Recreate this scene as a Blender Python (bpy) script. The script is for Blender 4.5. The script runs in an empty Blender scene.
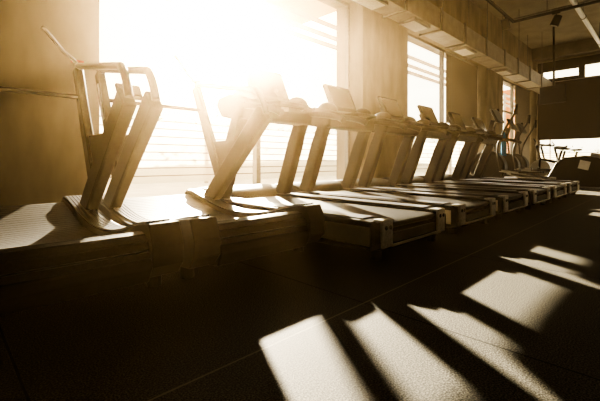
import bpy, bmesh, math, random
from mathutils import Vector, Matrix
random.seed(7)
S = bpy.context.scene
COL = S.collection
R = math.radians

# ------------------------------------------------------------------ materials
def nt(name):
    m = bpy.data.materials.new(name); m.use_nodes = True
    n = m.node_tree; n.nodes.clear()
    out = n.nodes.new('ShaderNodeOutputMaterial')
    return m, n, out

def mat(name, c1, c2=None, rough=.5, metal=0, scale=20, bump=0, spec=.5, detail=3, stretch=None):
    m, n, out = nt(name)
    b = n.nodes.new('ShaderNodeBsdfPrincipled')
    tc = n.nodes.new('ShaderNodeTexCoord'); mp = n.nodes.new('ShaderNodeMapping')
    if stretch: mp.inputs['Scale'].default_value = stretch
    nz = n.nodes.new('ShaderNodeTexNoise'); nz.inputs['Scale'].default_value = scale; nz.inputs['Detail'].default_value = detail
    cr = n.nodes.new('ShaderNodeValToRGB')
    c2 = c2 or tuple(x * .75 for x in c1)
    cr.color_ramp.elements[0].color = (*c2, 1); cr.color_ramp.elements[1].color = (*c1, 1)
    cr.color_ramp.elements[0].position = .35; cr.color_ramp.elements[1].position = .65
    L = n.links.new
    L(tc.outputs['Object'], mp.inputs[0]); L(mp.outputs[0], nz.inputs['Vector']); L(nz.outputs['Fac'], cr.inputs[0])
    L(cr.outputs[0], b.inputs['Base Color'])
    b.inputs['Roughness'].default_value = rough; b.inputs['Metallic'].default_value = metal
    b.inputs['Specular IOR Level'].default_value = spec
    if bump:
        bp = n.nodes.new('ShaderNodeBump'); bp.inputs['Strength'].default_value = bump; bp.inputs['Distance'].default_value = .01
        L(nz.outputs['Fac'], bp.inputs['Height']); L(bp.outputs[0], b.inputs['Normal'])
    L(b.outputs[0], out.inputs[0])
    return m

def floor_mat():
    m, n, out = nt('speckled rubber'); L = n.links.new
    b = n.nodes.new('ShaderNodeBsdfPrincipled')
    g = n.nodes.new('ShaderNodeNewGeometry'); sp = n.nodes.new('ShaderNodeSeparateXYZ'); L(g.outputs['Position'], sp.inputs[0])
    def M(op, a, v=None, w=None):
        k = n.nodes.new('ShaderNodeMath'); k.operation = op
        for i, x in enumerate((a, v, w)):
            if x is None: continue
            if isinstance(x, (int, float)): k.inputs[i].default_value = x
            else: L(x, k.inputs[i])
        return k.outputs[0]
    def seam(o, off):
        f = M('FRACT', M('ADD', o, off))
        d = M('ABSOLUTE', M('SUBTRACT', f, .5))
        return M('LESS_THAN', M('SUBTRACT', .5, d), .0032)
    sx = seam(sp.outputs[0], 9.85); sy = seam(sp.outputs[1], 9.18)
    s = M('MAXIMUM', sx, sy)
    nz = n.nodes.new('ShaderNodeTexNoise'); nz.inputs['Scale'].default_value = 230; nz.inputs['Detail'].default_value = 2
    L(g.outputs['Position'], nz.inputs['Vector'])
    cr = n.nodes.new('ShaderNodeValToRGB'); e = cr.color_ramp.elements
    e[0].position = .40; e[0].color = (.030, .028, .024, 1); e[1].position = .66; e[1].color = (.20, .185, .15, 1)
    L(nz.outputs['Fac'], cr.inputs[0])
    n2 = n.nodes.new('ShaderNodeTexNoise'); n2.inputs['Scale'].default_value = 1.7; L(g.outputs['Position'], n2.inputs['Vector'])
    mx = n.nodes.new('ShaderNodeMix'); mx.data_type = 'RGBA'; mx.blend_type = 'MULTIPLY'; mx.inputs[0].default_value = .35
    L(cr.outputs[0], mx.inputs[6]); L(n2.outputs['Fac'], mx.inputs[7])
    sc_ = n.nodes.new('ShaderNodeMix'); sc_.data_type = 'RGBA'; L(sy, sc_.inputs[0]); sc_.inputs[6].default_value = (.010, .009, .008, 1); sc_.inputs[7].default_value = (.22, .20, .16, 1)  # seams along the row coloured paler for the light their edges catch
    m2 = n.nodes.new('ShaderNodeMix'); m2.data_type = 'RGBA'; L(s, m2.inputs[0]); L(mx.outputs[2], m2.inputs[6]); L(sc_.outputs[2], m2.inputs[7])
    L(m2.outputs[2], b.inputs['Base Color']); b.inputs['Roughness'].default_value = .72
    b.inputs['Specular IOR Level'].default_value = .25
    bp = n.nodes.new('ShaderNodeBump'); bp.inputs['Strength'].default_value = .6; bp.inputs['Distance'].default_value = .0018
    L(M('SUBTRACT', nz.outputs['Fac'], s), bp.inputs['Height']); L(bp.outputs[0], b.inputs['Normal'])
    L(b.outputs[0], out.inputs[0]); return m

def glass_mat():
    m, n, out = nt('window glass'); L = n.links.new
    t = n.nodes.new('ShaderNodeBsdfTransparent'); g = n.nodes.new('ShaderNodeBsdfGlossy'); g.inputs['Roughness'].default_value = .02
    nz = n.nodes.new('ShaderNodeTexNoise'); nz.inputs['Scale'].default_value = 3
    cr = n.nodes.new('ShaderNodeValToRGB'); cr.color_ramp.elements[0].color = (.95, .95, .93, 1); cr.color_ramp.elements[1].color = (.99, .99, .98, 1)
    L(nz.outputs['Fac'], cr.inputs[0]); L(cr.outputs[0], t.inputs[0])
    lf = n.nodes.new('ShaderNodeLayerWeight'); lf.inputs[0].default_value = .5
    pw = n.nodes.new('ShaderNodeMath'); pw.operation = 'POWER'; L(lf.outputs['Facing'], pw.inputs[0]); pw.inputs[1].default_value = 6
    lw = n.nodes.new('ShaderNodeMath'); lw.operation = 'MULTIPLY_ADD'; L(pw.outputs[0], lw.inputs[0]); lw.inputs[1].default_value = .4; lw.inputs[2].default_value = .03
    mx = n.nodes.new('ShaderNodeMixShader'); L(lw.outputs[0], mx.inputs[0]); L(t.outputs[0], mx.inputs[1]); L(g.outputs[0], mx.inputs[2])
    L(mx.outputs[0], out.inputs[0]); return m

def translucent_mat(name, c, f=.7):
    m, n, out = nt(name); L = n.links.new
    d = n.nodes.new('ShaderNodeBsdfDiffuse'); t = n.nodes.new('ShaderNodeBsdfTranslucent')
    nz = n.nodes.new('ShaderNodeTexNoise'); nz.inputs['Scale'].default_value = 6
    cr = n.nodes.new('ShaderNodeValToRGB'); cr.color_ramp.elements[0].color = (*[x * .8 for x in c], 1); cr.color_ramp.elements[1].color = (*c, 1)
    L(nz.outputs['Fac'], cr.inputs[0]); L(cr.outputs[0], d.inputs[0]); L(cr.outputs[0], t.inputs[0])
    mx = n.nodes.new('ShaderNodeMixShader'); mx.inputs[0].default_value = f
    L(d.outputs[0], mx.inputs[1]); L(t.outputs[0], mx.inputs[2]); L(mx.outputs[0], out.inputs[0]); return m

VEIL = .017
def veil_mat():
    m, n, out = nt('sunlit haze'); L = n.links.new
    v = n.nodes.new('ShaderNodeVolumeScatter')
    v.inputs['Color'].default_value = (1, .73, .42, 1); v.inputs['Density'].default_value = VEIL; v.inputs['Anisotropy'].default_value = .90
    g = n.nodes.new('ShaderNodeNewGeometry'); sp = n.nodes.new('ShaderNodeSeparateXYZ'); L(g.outputs['Position'], sp.inputs[0])
    mr = n.nodes.new('ShaderNodeMapRange'); mr.interpolation_type = 'SMOOTHSTEP'
    L(sp.outputs[0], mr.inputs[0]); mr.inputs[1].default_value = 1.2; mr.inputs[2].default_value = 5.2; mr.inputs[3].default_value = VEIL; mr.inputs[4].default_value = VEIL * .015  # density falls along the row to keep the imitated glare near the sun
    L(mr.outputs[0], v.inputs['Density'])
    L(v.outputs[0], out.inputs['Volume']); return m

M_floor = floor_mat(); M_glass = glass_mat()
M_conc = mat('bare concrete', (.28, .235, .175), (.19, .16, .12), .85, scale=4, bump=.3, spec=.2, detail=8, stretch=(1, 1, .35))
M_wall = mat('grey plaster', (.24, .21, .17), (.19, .17, .14), .9, scale=3, spec=.2)
M_ceil = mat('painted ceiling', (.38, .34, .27), (.32, .29, .23), .9, scale=2, spec=.2)
M_duct = mat('galvanised duct', (.32, .29, .24), (.25, .225, .19), .55, metal=.25, scale=5)
M_steel = mat('brushed steel', (.85, .83, .79), (.68, .66, .62), .35, metal=.55, scale=60, stretch=(1, 8, 1))
M_alu = mat('frame aluminium', (.20, .19, .17), (.16, .15, .13), .45, metal=.6, scale=30)
M_black = mat('black plastic', (.014, .013, .012), (.009, .008, .007), .45, scale=40, spec=.25)
M_gloss = mat('gloss black plastic', (.016, .015, .015), (.012, .011, .011), .18, scale=20)
M_belt = mat('running belt', (.020, .019, .017), (.013, .012, .011), .36, scale=120, bump=.1, spec=.5)
M_slat = mat('slat rubber', (.040, .037, .033), (.028, .026, .023), .40, scale=90, bump=.15, spec=.6)
M_upr = mat('dark grey powder coat', (.022, .020, .017), (.016, .014, .012), .5, scale=50, spec=.22)
M_rim = mat('ribbed rail plastic', (.20, .20, .22), (.14, .14, .16), .30, scale=70, spec=.8)
M_silver = mat('silver plastic', (.42, .40, .37), (.34, .32, .30), .35, metal=.5, scale=30)
M_lit_panel = mat('lit side panel', (.85, .78, .62), (.78, .7, .54), .4, scale=10)  # bounce light on the side panels put into a paler colour
M_screen = mat('dark glass screen', (.030, .030, .032), (.022, .022, .024), .12, scale=3)
M_blind = mat('grey roller blind cloth', (.27, .245, .215), (.235, .21, .185), .9, scale=150, spec=.1)
M_dkblind = mat('dark roller blind cloth', (.060, .052, .046), (.048, .042, .037), .9, scale=120, spec=.1)
M_terr = mat('pale terrace stone', (.72, .68, .60), (.62, .58, .50), .9, scale=2, spec=.2)
M_hedge = translucent_mat('hedge leaves', (.20, .22, .05), .5)
M_fence = translucent_mat('backlit slats', (.9, .88, .82), .75)  # translucency added so the backlit slats look bright
M_canopy = translucent_mat('canopy sheet', (.75, .55, .32), .6)
M_slatw = mat('pale painted timber', (.42, .38, .32), (.36, .32, .27), .7, scale=8)
M_gap = mat('dark gap strips', (.09, .06, .035), (.06, .04, .025), .8, scale=8)
M_terra = mat('terracotta render', (.62, .26, .09), (.52, .22, .08), .9, scale=6)
M_blue = mat('blue towel terry', (.03, .30, .55), (.02, .22, .45), .95, scale=120, bump=.4, spec=.1)
M_white = mat('white panel', (.62, .60, .55), (.55, .53, .48), .5, scale=12)
M_red = mat('red plastic', (.55, .05, .03), (.4, .04, .02), .4, scale=20)
M_orange = mat('diffuser white metal', (.75, .70, .60), (.65, .6, .5), .5, scale=30)

# ------------------------------------------------------------------ mesh helpers
class MB:
    def __init__(s): s.bm = bmesh.new()
    def box(s, c, d, rx=0, ry=0, rz=0):
        r = bmesh.ops.create_cube(s.bm, size=1)
        Mx = Matrix.Translation(c) @ Matrix.Rotation(rz, 4, 'Z') @ Matrix.Rotation(ry, 4, 'Y') @ Matrix.Rotation(rx, 4, 'X') @ Matrix.Diagonal((*d, 1))
        bmesh.ops.transform(s.bm, matrix=Mx, verts=r['verts']); return s
    def b2(s, a, b):
        a, b = Vector(a), Vector(b); return s.box((a + b) / 2, [abs(x) for x in (b - a)])
    def cyl(s, p, q, r, r2=None, n=16):
        p, q = Vector(p), Vector(q); d = q - p
        k = bmesh.ops.create_cone(s.bm, cap_ends=True, segments=n, radius1=r, radius2=r if r2 is None else r2, depth=d.length)
        Mx = Matrix.Translation((p + q) / 2) @ d.to_track_quat('Z', 'Y').to_matrix().to_4x4()
        bmesh.ops.transform(s.bm, matrix=Mx, verts=k['verts']); return s
    def sph(s, c, d, n=12):
        k = bmesh.ops.create_uvsphere(s.bm, u_segments=n * 2, v_segments=n, radius=.5)
        bmesh.ops.transform(s.bm, matrix=Matrix.Translation(c) @ Matrix.Diagonal((*d, 1)), verts=k['verts']); return s
    def tube(s, pts, r, n=10, closed=False, sx=1.0):
        pts = [Vector(p) for p in pts]; rings = []
        N = len(pts)
        up0 = None
        for i, p in enumerate(pts):
            if closed: t = pts[(i + 1) % N] - pts[i - 1]
            else: t = pts[min(i + 1, N - 1)] - pts[max(i - 1, 0)]
            t.normalize()
            a = Vector((1, 0, 0)) if abs(t.x) < .9 else Vector((0, 0, 1))
            u = (a - t * a.dot(t)).normalized(); v = t.cross(u)
            rr = r[i] if isinstance(r, (list, tuple)) else r
            rings.append([s.bm.verts.new(p + u * math.cos(2 * math.pi * k / n) * rr * sx + v * math.sin(2 * math.pi * k / n) * rr) for k in range(n)])
        for i in range(N if closed else N - 1):
            A, B = rings[i], rings[(i + 1) % N]
            for k in range(n): s.bm.faces.new((A[k], A[(k + 1) % n], B[(k + 1) % n], B[k]))
        if not closed:
            s.bm.faces.new(rings[0][::-1]); s.bm.faces.new(rings[-1])
        return s
    def prism(s, prof, x0, x1):
        """extrude a closed (y,z) profile along x"""
        A = [s.bm.verts.new((x0, y, z)) for y, z in prof]; B = [s.bm.verts.new((x1, y, z)) for y, z in prof]
        n = len(prof)
        for i in range(n): s.bm.faces.new((A[i], A[(i + 1) % n], B[(i + 1) % n], B[i]))
        s.bm.faces.new(A[::-1]); s.bm.faces.new(B); return s
    def strip(s, path, w, x0, x1, th=None):
        """thick ribbon following a list of (y,z), of thickness w (in the y-z plane)"""
        up, dn = [], []
        for i, (y, z) in enumerate(path):
            a = path[max(i - 1, 0)]; b = path[min(i + 1, len(path) - 1)]
            dy, dz = b[0] - a[0], b[1] - a[1]; l = math.hypot(dy, dz)
            ww = w[i] if isinstance(w, (list, tuple)) else w
            ny, nz = -dz / l * ww / 2, dy / l * ww / 2
            up.append((y + ny, z + nz)); dn.append((y - ny, z - nz))
        U0 = [s.bm.verts.new((x0, *p)) for p in up]; U1 = [s.bm.verts.new((x1, *p)) for p in up]
        D0 = [s.bm.verts.new((x0, *p)) for p in dn]; D1 = [s.bm.verts.new((x1, *p)) for p in dn]
        f = s.bm.faces.new
        for i in range(len(path) - 1):
            f((U0[i], U0[i + 1], U1[i + 1], U1[i])); f((D0[i], D1[i], D1[i + 1], D0[i + 1]))
            f((U0[i], D0[i], D0[i + 1], U0[i + 1])); f((U1[i], U1[i + 1], D1[i + 1], D1[i]))
        f((U0[0], U1[0], D1[0], D0[0])); f((U0[-1], D0[-1], D1[-1], U1[-1])); return s
    def build(s, name, m, parent=None, bevel=0, smooth=False, loc=None):
        bmesh.ops.recalc_face_normals(s.bm, faces=s.bm.faces)
        me = bpy.data.meshes.new(name); s.bm.to_mesh(me); s.bm.free()
        me.materials.append(m)
        o = bpy.data.objects.new(name, me); COL.objects.link(o)
        if smooth:
            for p in me.polygons: p.use_smooth = True
            try:
                me.set_sharp_from_angle(angle=R(40))
            except Exception: pass
        if bevel:
            b = o.modifiers.new('bevel', 'BEVEL'); b.width = bevel; b.segments = 2; b.limit_method = 'ANGLE'; b.angle_limit = R(40)
        if parent is not None: o.parent = parent
        if loc is not None: o.location = loc
        return o

def tag(o, label=None, cat=None, group=None, kind=None):
    if label: o['label'] = label
    if cat: o['category'] = cat
    if group: o['group'] = group
    if kind: o['kind'] = kind
    return o
def struct(o): o['kind'] = 'structure'; return o
def empty(name, loc=(0, 0, 0), rz=0):
    o = bpy.data.objects.new(name, None); COL.objects.link(o); o.location = loc; o.rotation_euler.z = rz
    o.empty_display_size = .1; return o
def copy_tree(o, parent=None):
    c = o.copy(); COL.objects.link(c); c.parent = parent
    for ch in list(o.children): copy_tree(ch, c)
    return c
def curve(pts, k=6):
    """Catmull-Rom resample"""
    P = [Vector(p) for p in pts]; out = []
    P = [P[0] * 2 - P[1]] + P + [P[-1] * 2 - P[-2]]
    for i in range(1, len(P) - 2):
        for j in range(k):
            t = j / k; a, b, c, d = P[i - 1:i + 3]
            out.append(.5 * ((2 * b) + (c - a) * t + (2 * a - 5 * b + 4 * c - d) * t * t + (3 * b - a - 3 * c + d) * t ** 3))
    out.append(P[-2]); return out
def curve2(pts, k=6): return [(p.x, p.y) for p in curve([(a, b, 0) for a, b in pts], k)]

# ------------------------------------------------------------------ room shell
CEIL = 4.95; XW = 17.0; GY = 4.12; WY = 3.8
struct(MB().b2((-6, -7, -.2), (XW + .3, GY + .3, 0)).build('floor', M_floor))
struct(MB().b2((-6, -7, CEIL), (XW + .3, GY + .3, CEIL + .25)).build('ceiling', M_ceil))
# window wall: four piers and a spandrel over the windows, one continuous wall
w = MB()
for a, b in ((-6, 1.11), (5.3, 6.85), (11.3, 12.8), (16.85, XW + .3)):
    w.b2((a, WY, 0), (b, GY + .28, CEIL))
for a, b in ((1.11, 5.3), (6.85, 11.3), (12.8, 16.85)):
    w.b2((a, WY + .12, 3.36), (b, GY + .28, CEIL))
struct(w.build('wall_window', M_conc, bevel=.008))
M_dark = mat('dark charcoal paint', (.06, .055, .05), (.05, .045, .04), .9, scale=3, spec=.1)
struct(MB().b2((-6.3, -7, 0), (-6, GY + .3, CEIL)).build('wall_left', M_dark))
struct(MB().b2((-6, -7.3, 0), (XW + .3, -7, CEIL)).build('wall_rear', M_dark))
# far end wall with big glazing and clerestory
w = MB()
w.b2((XW, -7, 4.42), (XW + .3, GY, CEIL)); w.b2((XW, 3.8, 0), (XW + .3, GY, 4.42)); w.b2((XW, -7, 0), (XW + .3, -3.5, 4.42))
w.b2((XW, -3.5, 0), (XW + .3, 3.8, .12))
struct(w.build('wall_end', M_wall))
w = MB(); w.b2((XW - .35, -7, 4.5), (XW, GY, CEIL)); struct(w.build('trim_beam', M_wall, bevel=.01))

def window(n, x0, x1, mull, transoms=()):
    r = empty('window_%d' % n, ((x0 + x1) / 2, GY, 0)); struct(r)
    o = Vector(r.location); f = MB(); t = .055
    def B(a, b): f.b2(Vector(a) - o, Vector(b) - o)
    B((x0, GY - .04, 0), (x0 + t, GY + .04, 3.36)); B((x1 - t, GY - .04, 0), (x1, GY + .04, 3.36))
    B((x0, GY - .04, 3.30), (x1, GY + .04, 3.36)); B((x0, GY - .04, 0), (x1, GY + .04, .07))
    for z in transoms: B((x0 + t, GY - .035, z), (x1 - t, GY + .035, z + .05))
    f.build('window_frame', M_alu, r, bevel=.004)
    g = MB(); B2 = lambda a, b: g.b2(Vector(a) - o, Vector(b) - o)
    f = MB(); B((mull - .035, GY - .05, .07), (mull + .035, GY + .05, 3.30)); f.build('mullion', M_alu, r, bevel=.004)
    B2((x0 + t, GY - .004, .07), (mull - .035, GY + .004, 3.30)); B2((mull + .035, GY - .004, .07), (x1 - t, GY + .004, 3.30))
    g.build('pane', M_glass, r)
window(1, 1.11, 5.3, 3.22)
window(2, 6.85, 11.3, 9.1)
window(3, 12.8, 16.85, 14.85, (2.25,))
# end-wall glazing
r = struct(empty('window_4', (XW, 0, 0)))
f = MB()
for y in (-3.5, -1.75, 0, 1.75, 3.77): f.b2((.04, y - .03, .12), (.12, y + .03, 3.62))
f.b2((.04, -3.5, 3.58), (.16, 3.8, 3.66)); f.b2((.04, -3.5, 4.12), (.16, 3.8, 4.42)); f.b2((.04, -3.5, .12), (.12, 3.8, .2))
f.b2((.06, 2.5, 3.66), (.14, 3.8, 3.77)); f.b2((.06, 2.5, 4.05), (.14, 3.8, 4.12))
for y in (-3.42, -1.3, .5, 2.4, 3.72): f.b2((.04, y - .09, 3.66), (.16, y + .09, 4.12))
f.build('window_frame', M_black, r)
f = MB(); f.b2((-.01, -3.5, 3.60), (.04, 3.8, 3.63)); f.build('headrail', M_silver, r)
g = MB(); g.b2((.076, -3.5, .12), (.084, 3.8, 4.4)); g.build('pane', M_glass, r)
# roller blinds (things hung in the windows)
def blind(x0, x1, z0, label):
    r = empty('roller_blind', ((x0 + x1) / 2, GY - .09, z0)); h = 3.3 - z0; hw = (x1 - x0) / 2
    MB().b2((-hw, -.004, 0), (hw, .004, h)).build('cloth', M_blind, r)
    MB().b2((-hw, -.015, -.03), (hw, .015, .0)).build('bottom_bar', M_alu, r)
    MB().cyl((-hw, 0, h), (hw, 0, h), .03).build('roller_tube', M_alu, r)
    tag(r, label, 'blind', 'roller blinds in the window bays')
blind(9.15, 11.24, 1.55, 'grey roller blind drawn most of the way down in the second window bay')
blind(14.9, 16.79, .25, 'grey roller blind drawn fully down in the bay at the far corner')
for a, b in ((-3.47, -1.79), (-1.72, -.04), (.04, 1.71), (1.79, 3.76)):
    r = empty('roller_blind', (XW + .01, (a + b) / 2, 1.42)); h = 2.18; hw = (b - a) / 2
    MB().b2((-.004, -hw, 0), (.004, hw, h)).build('cloth', M_dkblind, r)
    MB().b2((-.012, -hw, -.03), (.012, hw, 0)).build('bottom_bar', M_black, r)
    tag(r, 'dark brown roller blind hanging over the end wall glazing', 'blind', 'dark blinds on the end wall')

# ------------------------------------------------------------------ duct, lights, television
duct = empty('air_duct', (4, 3.36, 3.08))
tag(duct, 'long square ventilation duct slung along the window wall below the ceiling', 'air duct')
MB().b2((-5.6, -.2, 0), (XW - .4 - 4, .2, .40)).build('duct_body', M_duct, duct, bevel=.006)
for x in (-2.8, -1.4, .1, 1.6, 2.95, 4.1, 5.37, 6.75, 7.95, 9.2, 10.6):
    MB().b2((x - .025, -.232, -.03), (x + .025, .232, .43)).build('flange', M_alu, duct)
for x in (-2.8, .1, 2.95, 5.37, 7.95, 10.6):
    for s in (-1, 1): MB().cyl((x + .06, s * .215, .40), (x + .06, s * .215, CEIL - 3.08), .008, n=8).build('hanger_rod', M_alu, duct)
for x in (.85, 2.3, 4.6, 7.4):
    m = MB(); m.b2((x - .3, -.16, -.05), (x + .3, .16, 0)); v = m.build('air_vent', M_duct, duct, bevel=.006)
    m = MB(); m.b2((x - .26, -.125, -.058), (x + .26, .125, -.051))
    m.build('diffuser', M_orange, v)

rail = empty('light_track', (10.8, 2.96, 4.2))
tag(rail, 'black L-shaped lighting track hung under the ceiling', 'light track')
m = MB(); m.b2((-5.5, -.025, -.02), (.03, .025, .03)); m.b2((-.03, -6, -.02), (.03, .025, .03)); m.build('track', M_black, rail)
m = MB(); m.b2((-5.5, .05, .06), (.03, .10, .09)); m.b2((.06, -6, .07), (.12, .10, .11))
for k in range(16): m.b2((-.06, -.5 - k * .33, .03), (.10, -.42 - k * .33, .07))
m.build('cable_tray', M_alu, rail)
for p in ((-4, 0), (-1.5, 0), (0, -.75), (0, -3), (0, -5)): MB().cyl((p[0], p[1], .03), (p[0], p[1], CEIL - 4.2), .007, n=6).build('hanger_rod', M_alu, rail)
def spot(x, y, label, rz, tilt):
    r = empty('spotlight', (x, y, 4.18), rz)
    MB().b2((-.08, -.018, -.03), (.08, .018, 0)).build('adapter', M_black, r)
    MB().cyl((0, 0, -.03), (0, 0, -.13), .012).build('stem', M_black, r)
    m = MB(); d = Vector((math.sin(tilt), 0, -math.cos(tilt))); c = Vector((0, 0, -.2))
    m.cyl(c - d * .12, c + d * .12, .085, .095, n=20); h = m.build('lamp_head', M_black, r, smooth=True)
    MB().cyl(c + d * .121, c + d * .125, .075, n=20).build('lens', M_silver, h)
    tag(r, label, 'spotlight', 'track spotlights')
spot(10.15, 2.96, 'black spotlight on the track arm running beside the duct, next to the corner', 0, .5)
spot(10.8, 2.02, 'black spotlight on the crosswise track arm, just past the corner', 1.57, .4)
r = empty('ceiling_pipe', (8, 1.66, 4.3)); tag(r, 'silver pipe running along under the ceiling at the upper right', 'pipe')
MB().cyl((-7, 0, 0), (8.6, 0, 0), .055).build('pipe_run', M_steel, r, smooth=True)
m = MB()
for x in (-5, -2, 1, 4, 7): m.cyl((x, 0, .05), (x, 0, CEIL - 4.3), .008, n=6); m.cyl((x - .02, 0, 0), (x + .02, 0, 0), .065)
m.build('pipe_clamp', M_alu, r)

tv = empty('television', (13.5, 2.62, 2.6), R(-90 - 14)); tag(tv, 'flat television hung from the ceiling on a pole before the end wall', 'television')
MB().b2((-.36, -.03, -.27), (.36, .03, .27)).build('housing', M_black, tv, bevel=.01)
MB().b2((-.33, -.034, -.24), (.33, -.031, .24)).build('screen', M_screen, tv)
m = MB(); m.cyl((0, .08, -.1), (0, .08, CEIL - 2.6), .03); m.b2((-.12, .03, -.12), (.12, .08, .12)); m.build('mount_pole', M_black, tv)

# ------------------------------------------------------------------ motor treadmill
TGRP = 'motorised treadmills in a row along the windows'
def make_treadmill():
    r = empty('treadmill')
    W = .43
    # belt
    m = MB(); m.strip(curve2([(.03, .16), (.012, .178), (.03, .197), (.3, .199), (.9, .203), (1.5, .207), (1.62, .20)], 4), .006, -.26, .26)
    m.build('belt', M_belt, r, smooth=True)
    m = MB(); m.b2((-.26, .09, .13), (.26, 1.6, .190)); m.build('deck', M_black, r)
    MB().cyl((-.27, .06, .160), (.27, .06, .160), .034, n=20).build('rear_roller', M_gloss, r, smooth=True)
    for s in (-1, 1):
        prof = [(.02, .06), (.0, .10), (.0, .175), (.035, .212), (.10, .220), (1.7, .232), (1.9, .20), (1.9, .07), (.3, .05)]
        m = MB(); m.prism(prof, s * .27, s * W); sr = m.build('side_rail', M_black, r, bevel=.012)
        m = MB(); m.prism([(.10, .2215), (1.45, .2315), (1.45, .2355), (.10, .2255)], s * .285, s * .405); m.build('foot_strip', M_rim, sr, bevel=.002)
        m = MB(); m.prism([(.03, .085), (.03, .185), (1.55, .195), (1.55, .085)], s * W, s * (W + .006)); m.build('side_panel', M_lit_panel, sr)
        # rear steel bracket with two bolt holes
        m = MB(); m.b2((s * .275, -.014, .07), (s * .375, .004, .212)); m.b2((s * .275, -.014, .205), (s * .375, .05, .222)); b = m.build('end_bracket', M_steel, r, bevel=.005)
        m = MB()
        for dx in (.302, .345): m.cyl((s * dx, -.018, .178), (s * dx, -.013, .178), .012)
        m.build('bolt_hole', M_gloss, b)
        m = MB(); m.cyl((s * .33, .06, 0), (s * .33, .06, .05), .03); m.build('foot', M_black, r)
        m = MB(); m.cyl((s * .36, 1.65, 0), (s * .36, 1.65, .07), .03); m.build('foot', M_black, r)
        # upright leaning back toward the user
        p = [(1.60, .16), (1.50, .40), (1.36, .78), (1.30, .90), (1.22, .955)]
        m = MB(); m.strip(curve2(p, 4), [.135] * 8 + [.12] * 4 + [.11, .10, .085, .07, .06], s * .295, s * .385)
        m.build('upright', M_upr, r, bevel=.015)
        # handrail
        q = [(s * .355, 1.50, .975), (s * .36, 1.25, .965), (s * .36, 1.0, .93), (s * .355, .88, .90), (s * .34, .82, .87)]
        m = MB(); m.tube(curve(q, 5), .026, 10, sx=1.0); m.build('handrail', M_black, r, smooth=True)
        m = MB(); m.sph((s * .29, 1.33, 1.035), (.18, .24, .17)); m.build('cup_holder', M_black, r, smooth=True)
    m = MB(); m.b2((-.275, -.014, .07), (.275, .006, .086)); m.b2((-.275, .006, .05), (.275, .03, .135)); m.build('rear_bar', M_black, r, bevel=.004); m = MB(); m.cyl((-.29, -.016, .078), (.29, -.016, .078), .008, n=10); m.build('rear_lit_rod', M_lit_panel, r, smooth=True)  # pale rod added for the lit line along the bar
    # motor hood
    hood = curve2([(1.56, .20), (1.64, .27), (1.80, .305), (2.0, .285), (2.12, .20)], 5) + [(2.14, .06), (1.58, .06)]
    m = MB(); m.prism(hood, -.40, .40); m.build('motor_hood', M_black, r, bevel=.02, smooth=False)
    # dashboard and cross grip
    d = [(1.20, .955), (1.17, 1.00), (1.24, 1.035), (1.42, 1.075), (1.56, 1.06), (1.60, 1.0), (1.52, .90), (1.3, .855), (1.22, .87)]
    m = MB(); m.prism(d, -.385, .385); m.build('dashboard', M_black, r, bevel=.02)
    MB().tube([(-.2, 1.17, .985), (-.15, 1.06, .99), (.15, 1.06, .99), (.2, 1.17, .985)], .02, 10).build('cross_grip', M_black, r, smooth=True)
    MB().box((0, 1.165, .965), (.07, .02, .03)).build('stop_button', M_silver, r)
    # tilted tablet console
    t = R(-24)
    m = MB(); m.box((0, 1.39, 1.19), (.42, .045, .32), rx=t); c = m.build('console', M_black, r, bevel=.022)
    n = Vector((0, -math.cos(t), -math.sin(t)))
    p = Vector((0, 1.39, 1.19)) + n * .0235
    MB().box(p, (.35, .004, .24), rx=t).build('screen', M_screen, c)
    m = MB(); m.box(Vector((0, 1.39, 1.19)) - n * .04 - Vector((0, 0, .05)), (.22, .06, .22), rx=t); m.build('console_back', M_black, c, bevel=.02)
    return r
proto = make_treadmill()
tl = ['black motor treadmill right next to the curved slatted treadmills, its tablet lost in glare',
      'black motor treadmill whose tablet stands before the first concrete pier edge',
      'black motor treadmill whose tablet stands in front of the concrete pier between the windows',
      'black motor treadmill whose tablet shows dark against the bright pane beyond the pier',
      'black motor treadmill whose tablet stands before the window mullion and the grey blind',
      'motor treadmill farthest along the row, last before the cross trainers']
for i in range(6):
    o = proto if i == 0 else copy_tree(proto)
    o.location = (2.055 + i * 1.0, 1.09, 0)
    tag(o, tl[i], 'treadmill', TGRP)

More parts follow.
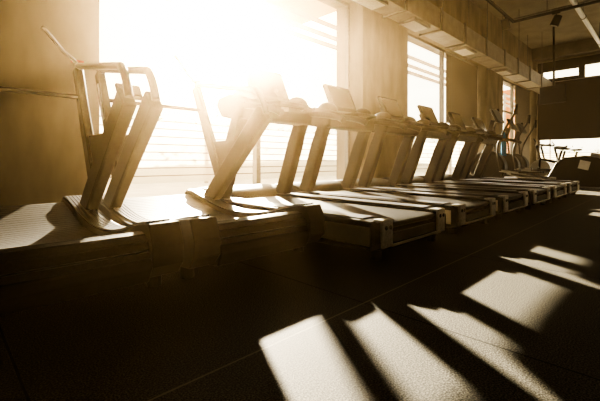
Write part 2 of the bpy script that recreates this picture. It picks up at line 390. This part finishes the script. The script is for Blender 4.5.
# ------------------------------------------------------------------ curved manual treadmill
def zc(y):   # running surface height, y from the rear end
    P = [(0, .26), (.12, .240), (.38, .168), (.68, .150), (.90, .172), (1.08, .215), (1.24, .250), (1.36, .282)]
    for (a, b), (c, d) in zip(P, P[1:]):
        if y <= c:
            t = (y - a) / (c - a); return b + (d - b) * t
    return P[-1][1]
def smooth_path(y0, y1, n, dz=0):
    o = []
    for i in range(n + 1):
        y = y0 + (y1 - y0) * i / n
        z = sum(zc(min(1.36, max(0, y + k * .035))) for k in range(-3, 4)) / 7
        o.append((y, z + dz))
    return o
CGRP = 'curved slatted manual treadmills'
def make_curved():
    r = empty('curved_treadmill')
    # belt of transverse slats: top run with grooves, wrapping the rear roller
    path = smooth_path(.05, 1.32, 200)
    m = MB()
    rear = [(.05 + .075 * math.cos(a), path[0][1] - .075 + .075 * math.sin(a)) for a in [R(90 + 12 * k) for k in range(13, 0, -1)]]
    front = [(1.32 + .085 * math.cos(a), path[-1][1] - .085 + .085 * math.sin(a)) for a in [R(96 - 12 * k) for k in range(0, 12)]]
    full = rear + path + front
    # resample and groove
    L = [0]
    for a, b in zip(full, full[1:]): L.append(L[-1] + math.hypot(b[0] - a[0], b[1] - a[1]))
    tot = L[-1]; pitch = .034; n = int(tot / pitch)
    def at(s):
        s = max(0, min(tot, s))
        for i in range(len(L) - 1):
            if s <= L[i + 1]:
                t = (s - L[i]) / max(1e-9, L[i + 1] - L[i]); return Vector((full[i][0] + (full[i + 1][0] - full[i][0]) * t, full[i][1] + (full[i + 1][1] - full[i][1]) * t))
        return Vector(full[-1])
    for k in range(n):
        a, b = at(k * pitch + .002), at((k + 1) * pitch - .003)
        c = (a + b) / 2; d = b - a; ang = math.atan2(d.y, d.x)
        m.box((0, c.x, c.y - .006), (.56, d.length, .016), rx=ang)
    m.build('slat_belt', M_slat, r)
    for s in (-1, 1):
        # ribbed side rim following the curve
        m = MB(); up = smooth_path(-.01, 1.36, 60, .030)
        m.prism(up + [(1.46, .22), (1.45, .13), (1.20, .06), (.25, .05), (.0, .07), (-.045, .12), (-.05, .2)], s * .285, s * .415)
        sc = m.build('side_cover', M_black, r, bevel=.006)
        m = MB()
        for j, x in enumerate((.292, .312, .332, .352, .372)):
            m.strip(smooth_path(.02, 1.33, 50, .036), .008, s * x, s * (x + .013))
        m.build('ribbed_rail', M_rim, sc)
        # main upright, leaning back
        a, b, c = Vector((s * .37, 1.33, .16)), Vector((s * .37, .93, .60)), Vector((s * .37, .47, .90))
        m = MB(); m.strip([(1.27, .10), (.86, .485), (.45, .86)], .135, s * .335, s * .405)
        m.build('upright', M_upr, r, bevel=.014)
        m = MB(); m.strip([(1.35, 1.15), (1.17, .78), (.98, .42)], [.075, .085, .10], s * .345, s * .395)
        fa = m.build('front_arm', M_upr, r, bevel=.012)
        m = MB(); m.strip([(1.30, 1.06), (1.18, .81)], .016, s * .395, s * .399); m.build('glint_strip', M_steel, fa)  # bright strip added for the white glint on the arm
        h = curve([(s * .37, .43, .85), (s * .37, .47, .94), (s * .37, .53, 1.015), (s * .37, .60, 1.035), (s * .37, .90, 1.09), (s * .37, 1.2, 1.145), (s * .37, 1.35, 1.17)], 6)
        MB().tube(h, .021, 12).build('handle_loop', M_black, r, smooth=True)
        # filler web, enlarged to block a sun patch on the floor
        MB().prism([(.66, .69), (1.11, .69), (.98, .40), (.90, .42)], s * .36, s * .38).build('shade_web', M_upr, r)
        for y in (.12, 1.2): MB().cyl((s * .36, y, 0), (s * .36, y, .07), .032).build('foot', M_black, r)
    m = MB(); m.cyl((-.37, 1.25, .95), (.37, 1.25, .95), .014); m.build('crossbar', M_black, r, smooth=True)
    m = MB(); m.prism([(-.02, .06), (-.055, .12), (-.045, .155), (.0, .165), (.06, .10), (.06, .05)], -.285, .285); m.build('rear_cover', M_black, r, bevel=.008)
    m = MB(); m.b2((-.36, .15, .03), (.36, .25, .09)); m.b2((-.36, 1.17, .03), (.36, 1.22, .10)); m.build('base_frame', M_upr, r)
    m = MB(); m.box((-.22, 1.22, 1.02), (.17, .03, .13), rx=R(-35)); c = m.build('console', M_black, r, bevel=.012)
    MB().box((-.22, 1.203, 1.03), (.13, .01, .09), rx=R(-35)).build('screen', M_screen, c)
    MB().box((.37, 1.36, 1.205), (.07, .035, .014)).build('brake_lever', M_red, r)
    MB().tube(curve([(.37, 1.34, 1.14), (.35, 1.34, 1.20), (.28, 1.33, 1.25), (.20, 1.32, 1.34), (.16, 1.31, 1.37)], 5), .012, 8).build('display_arm', M_black, r, smooth=True)
    return r
cp = make_curved()
for i, (x, l) in enumerate(((.315, 'curved slatted treadmill nearest the plain concrete pier, sun across its rear corner only'),
                            (1.19, 'curved slatted treadmill standing between the near one and the motor treadmills, belt fully sunlit'))):
    o = cp if i == 0 else copy_tree(cp)
    o.location = (x, 1.46, 0); tag(o, l, 'treadmill', CGRP)

# ------------------------------------------------------------------ far cardio machines
def make_cross():
    r = empty('cross_trainer')
    m = MB(); m.b2((-.32, -.02, .0), (.32, .06, .06)); m.b2((-.32, 1.5, 0), (.32, 1.58, .06)); m.b2((-.06, 0, .05), (.06, 1.55, .12)); m.build('base_frame', M_upr, r, bevel=.01)
    m = MB(); m.cyl((-.12, 1.25, .42), (.12, 1.25, .42), .34, n=32); m.build('flywheel_housing', M_black, r, smooth=True, bevel=.03)
    m = MB(); m.cyl((-.128, 1.25, .42), (.128, 1.25, .42), .2, n=28); m.build('housing_disc', M_upr, r, smooth=True)
    m = MB(); m.strip(curve2([(1.3, .6), (1.26, 1.0), (1.15, 1.38)], 4), .09, -.045, .045); m.build('console_post', M_upr, r, bevel=.015)
    m = MB(); m.box((0, 1.08, 1.46), (.42, .05, .30), rx=R(-25)); c = m.build('console', M_black, r, bevel=.02)
    MB().box((0, 1.055, 1.452), (.34, .006, .22), rx=R(-25)).build('screen', M_screen, c)
    for s in (-1, 1):
        d = .12 * s
        m = MB(); m.tube(curve([(s * .30, 1.05 + d, .35), (s * .31, 1.1 + d, .8), (s * .30, 1.05 + d * 1.6, 1.15), (s * .27, .95 + d * 2, 1.42), (s * .24, .90 + d * 2, 1.62)], 5), .019, 10); m.build('moving_handle', M_upr, r, smooth=True)
        m = MB(); m.tube([(s * .24, .91 + d * 2, 1.44), (s * .235, .90 + d * 2, 1.64)], .026, 10); m.build('grip', M_black, r, smooth=True)
        m = MB(); m.tube([(s * .26, 1.08 + d, .36), (s * .24, .62 + d, .27 - d * .3), (s * .2, .12, .22)], .024, 8); m.build('pedal_arm', M_silver, r, smooth=True)
        m = MB(); m.box((s * .2, .55 + d, .31 - d * .2), (.15, .38, .035)); m.b2((s * .2 - .075, .73 + d, .30 - d * .2), (s * .2 + .075, .745 + d, .37 - d * .2)); m.build('pedal', M_black, r, bevel=.01)
    return r
xp = make_cross()
XG = 'cross trainers past the treadmills'
for i, (x, y, a, l) in enumerate(((8.15, 1.45, 0, 'dark cross trainer nearest the treadmill row, blue towel on its side'),
                                  (10.25, 1.75, .05, 'dark cross trainer in the middle of the three, just past the one with the towel'),
                                  (11.55, 1.9, -.05, 'dark cross trainer farthest of the three, standing before the far corner window bay'))):
    o = xp if i == 0 else copy_tree(xp)
    o.location = (x, y, 0); o.rotation_euler.z = a; tag(o, l, 'cross trainer', XG)

def make_bike():
    r = empty('exercise_bike')
    m = MB(); m.b2((-.26, -.03, 0), (.26, .04, .05)); m.b2((-.26, 1.0, 0), (.26, 1.07, .05)); m.b2((-.03, 0, .03), (.03, 1.03, .08)); m.build('base_frame', M_upr, r, bevel=.008)
    m = MB(); m.cyl((-.03, .82, .34), (.03, .82, .34), .25, n=32); m.build('flywheel', M_steel, r, smooth=True)
    m = MB(); m.strip([(.05, .05), (.38, .55), (.30, .86)], .06, -.03, .03); m.strip([(.38, .50), (.82, .62), (.90, 1.0)], .06, -.03, .03); m.strip([(.82, .62), (.84, .06)], .05, -.055, -.035); m.build('frame', M_black, r, bevel=.01)
    m = MB(); m.sph((0, .26, .92), (.19, .20, .07)); m.sph((0, .36, .92), (.09, .24, .06)); m.build('saddle', M_black, r, smooth=True)
    for s in (-1, 1):
        m = MB(); m.tube(curve([(0, .90, 1.0), (s * .16, .90, 1.02), (s * .2, .80, 1.04), (s * .2, .62, 1.02), (s * .17, .56, 1.06)], 4), .016, 8); m.build('handlebar', M_black, r, smooth=True)
        m = MB(); m.tube([(s * .06, .44, .36), (s * .09, .44 + s * .09, .36 - s * .14), (s * .17, .44 + s * .09, .36 - s * .14)], .013, 8); m.b2((s * .12, .40 + s * .09, .35 - s * .14), (s * .2, .50 + s * .09, .375 - s * .14)); m.build('pedal', M_steel, r)
    m = MB(); m.box((0, .95, 1.17), (.16, .02, .11), rx=R(-30)); m.build('console', M_black, r, bevel=.008)
    return r
bp_ = make_bike()
for i, (x, y, a, l) in enumerate(((12.75, 1.95, .1, 'dark exercise bike against the bright strip of the end window, nearer one'),
                                  (13.5, 2.0, .15, 'dark exercise bike beyond the other bike, close to the far corner'),
                                  (14.8, 1.9, .1, 'dark exercise bike last in the line, near the end wall'))):
    o = bp_ if i == 0 else copy_tree(bp_)
    o.location = (x, y, 0); o.rotation_euler.z = a; tag(o, l, 'exercise bike', 'exercise bikes by the end wall')

# low machine with an angular hood whose nose points into the aisle
sm = empty('stepper_machine', (9.3, .88, 0))
tag(sm, 'black low machine with angular hood, silver hoop and pale square on its side', 'stepper')
hp = [(.0, .05), (-.02, .40), (.10, .60), (.34, .655), (.66, .62), (.80, .52), (.98, .16), (.98, .05)]
MB().prism(hp, -.36, .36).build('hood', M_black, sm, bevel=.03)
m = MB(); m.strip(curve2([(-.03, .10), (-.06, .30), (.0, .52), (.12, .645), (.24, .675)], 5), .07, -.395, -.34)
m.build('silver_hoop', M_silver, sm, bevel=.01)
m = MB(); m.strip(curve2([(-.03, .10), (-.06, .30), (.0, .52), (.12, .645), (.24, .675)], 5), .07, .34, .395)
m.build('silver_hoop', M_silver, sm, bevel=.01)
m = MB(); m.box((-.363, .34, .47), (.004, .17, .17), rx=R(14)); m.build('side_label', M_white, sm)
m = MB(); m.prism([(.95, .06), (.95, .20), (2.2, .17), (2.25, .06)], -.34, .34); m.build('deck', M_black, sm, bevel=.015)
m = MB(); m.prism([(1.0, .2), (1.0, .205), (2.15, .178), (2.15, .172)], -.25, .25); m.build('mat_strip', M_silver, sm)

# towel over first cross trainer handle
m = MB()
V = []
pts = []
for i in range(13):
    t = i / 12
    row = []
    for j in range(7):
        u = j / 6 - .5
        z = .55 - abs(t - .5) * 1.02 + .0
        yy = math.copysign(.028, t - .5) * min(1, abs(t - .5) * 8) + .012 * math.sin(j * 1.7 + t * 5)
        row.append(m.bm.verts.new((u * .13 + .01 * math.sin(t * 9), yy, z)))
    V.append(row)
for i in range(12):
    for j in range(6): m.bm.faces.new((V[i][j], V[i][j + 1], V[i + 1][j + 1], V[i + 1][j]))
tw = m.build('towel', M_blue, smooth=True, loc=(8.44, 2.50, .62))
so = tw.modifiers.new('solid', 'SOLIDIFY'); so.thickness = .012
tag(tw, 'bright blue towel hanging on the side of a dark cross trainer', 'towel')

# ------------------------------------------------------------------ outside
struct(MB().b2((-40, GY + .3, -.25), (80, 60, -.05)).build('terrace_ground', M_terr))
struct(MB().b2((XW + .3, -40, -.25), (80, GY + .3, -.05)).build('yard_ground', M_terr))
def fence(name, p0, L, rz, n, z0, dz, h, label):
    r = empty(name, p0, rz); m = MB()
    for k in range(n): m.b2((0, -.01, z0 + k * dz), (L, .01, z0 + k * dz + h))
    m.build('slat_panel', M_fence, r)
    m = MB()
    for k in range(n): m.b2((0, -.03, z0 + k * dz + h - .004), (L, -.012, z0 + (k + 1) * dz + .004))  # dark strips added over the slat gaps to make them read dark
    m.build('gap_strip', M_gap, r)
    x = 0
    while x <= L:
        MB().b2((x - .04, .02, 0), (x + .04, .10, z0 + n * dz)).build('post', M_slatw, r); x += L / 6
    tag(r, label, 'fence')
fence('slat_fence', (-6, 9.0, -.05), 34, 0, 8, .05, .195, .178, 'pale horizontal slat fence on the terrace outside the long windows')
fence('slat_fence', (29, -8, -.05), 16, R(90), 8, .05, .14, .120, 'pale horizontal slat fence in the yard beyond the end wall glazing')
def hedge(loc, L, rz, label, h=.7):
    m = MB()
    for k in range(int(L * 90)):
        c = Vector((random.uniform(0, L), random.gauss(0, .25), random.uniform(0, h) + .15 * math.sin(k)))
        s = random.uniform(.05, .12); a = random.uniform(0, 6.28)
        d = Vector((math.cos(a), math.sin(a), random.uniform(-.5, .9))) * s
        e = Vector((-math.sin(a), math.cos(a), random.uniform(-.4, .4))) * s * .5
        f = m.bm.verts.new
        m.bm.faces.new((f(c - d), f(c + e), f(c + d), f(c - e)))
    m.sph((L / 2, 0, h * .4), (L, .5, h * .6))
    o = m.build('hedge', M_hedge, loc=loc); o.rotation_euler.z = rz; tag(o, label, 'hedge')
hedge((2, 11.0, -.05), 22, 0, 'green leafy hedge showing above the terrace fence', 2.05)
hedge((31, -6, -.05), 14, R(90), 'green leafy hedge above the yard fence past the end wall', 1.5)
r = empty('pergola_rail', (10, 5.5, 3.13)); tag(r, 'three pale parallel pergola rails outside above the windows', 'pergola')
for z in (0, .2, .46): MB().b2((-10, -.03, z), (18.6, .03, z + .085)).build('rail', M_slatw, r)
for x in (-9, -3, 3, 9, 15, 18): MB().b2((x - .03, .03, -3.2), (x + .03, .10, .6)).build('post', M_slatw, r)
c = MB().b2((-1.6, -1.5, 0), (1.6, 1.5, .06)).build('canopy', M_canopy, loc=(4.9, 6.1, 3.95)); tag(c, 'amber translucent canopy sheet over the terrace outside the first window', 'canopy')
m = MB(); m.b2((-.45, -.25, 0), (.45, .25, 4.2)); m.b2((-.55, -.35, 4.2), (.55, .35, 4.35)); o = m.build('outdoor_column', M_terra, loc=(21.9, 6, -.05)); tag(o, 'orange rendered column outside, seen through the far corner window', 'column')

# ------------------------------------------------------------------ haze volume added to imitate lens glare around the sun
hz = MB().b2((-6.1, -7.1, -.02), (XW + .2, GY + .25, CEIL + .15)).build('veil', veil_mat())
tag(hz, 'thin warm sunlit haze added to stand in for lens glare', 'veil', kind='stuff')

# ------------------------------------------------------------------ light
SUN_AZ, SUN_EL = R(34.3), R(18.2)
sd = Vector((math.sin(SUN_AZ) * math.cos(SUN_EL), math.cos(SUN_AZ) * math.cos(SUN_EL), math.sin(SUN_EL)))
l = bpy.data.lights.new('sun', 'SUN'); l.energy = 42; l.angle = R(.9); l.color = (1, .855, .62)
o = bpy.data.objects.new('sun', l); COL.objects.link(o); o.rotation_euler = (-sd).to_track_quat('-Z', 'Y').to_euler()
W = bpy.data.worlds.new('sky'); S.world = W; W.use_nodes = True; n = W.node_tree; n.nodes.clear(); L = n.links.new
out = n.nodes.new('ShaderNodeOutputWorld'); bg = n.nodes.new('ShaderNodeBackground')
tc = n.nodes.new('ShaderNodeTexCoord'); dt = n.nodes.new('ShaderNodeVectorMath'); dt.operation = 'DOT_PRODUCT'
nm = n.nodes.new('ShaderNodeVectorMath'); nm.operation = 'NORMALIZE'; L(tc.outputs['Generated'], nm.inputs[0])
L(nm.outputs[0], dt.inputs[0]); dt.inputs[1].default_value = sd
def M(op, a, v):
    k = n.nodes.new('ShaderNodeMath'); k.operation = op
    for i, x in enumerate((a, v)):
        if isinstance(x, (int, float)): k.inputs[i].default_value = x
        else: L(x, k.inputs[i])
    return k.outputs[0]
d = M('MAXIMUM', dt.outputs['Value'], 0)
s = M('ADD', M('MULTIPLY', M('POWER', d, 12), .7), M('MULTIPLY', M('POWER', d, 150), 8))
mx = n.nodes.new('ShaderNodeVectorMath'); mx.operation = 'SCALE'; mx.inputs[0].default_value = (1, .86, .60); L(s, mx.inputs['Scale'])
ad = n.nodes.new('ShaderNodeVectorMath'); ad.operation = 'ADD'; L(mx.outputs[0], ad.inputs[0]); ad.inputs[1].default_value = (3.0, 2.68, 2.05)
L(ad.outputs[0], bg.inputs[0]); bg.inputs[1].default_value = 1.0; L(bg.outputs[0], out.inputs[0])

# ------------------------------------------------------------------ camera
c = bpy.data.cameras.new('camera'); co = bpy.data.objects.new('camera', c); COL.objects.link(co)
co.location = (0, 0, .53); co.rotation_euler = (R(90), 0, R(-44.7))
c.sensor_width = 36; c.lens = 22.2; c.shift_y = -.0642; c.clip_start = .02; c.clip_end = 300
S.camera = co
S.view_settings.view_transform = 'AgX'; S.view_settings.look = 'AgX - Very High Contrast'; S.view_settings.exposure = 0.15
S.cycles.use_denoising = True
S.cycles.max_bounces = 8; S.cycles.transparent_max_bounces = 16; S.cycles.volume_bounces = 0
S.cycles.sample_clamp_indirect = 6
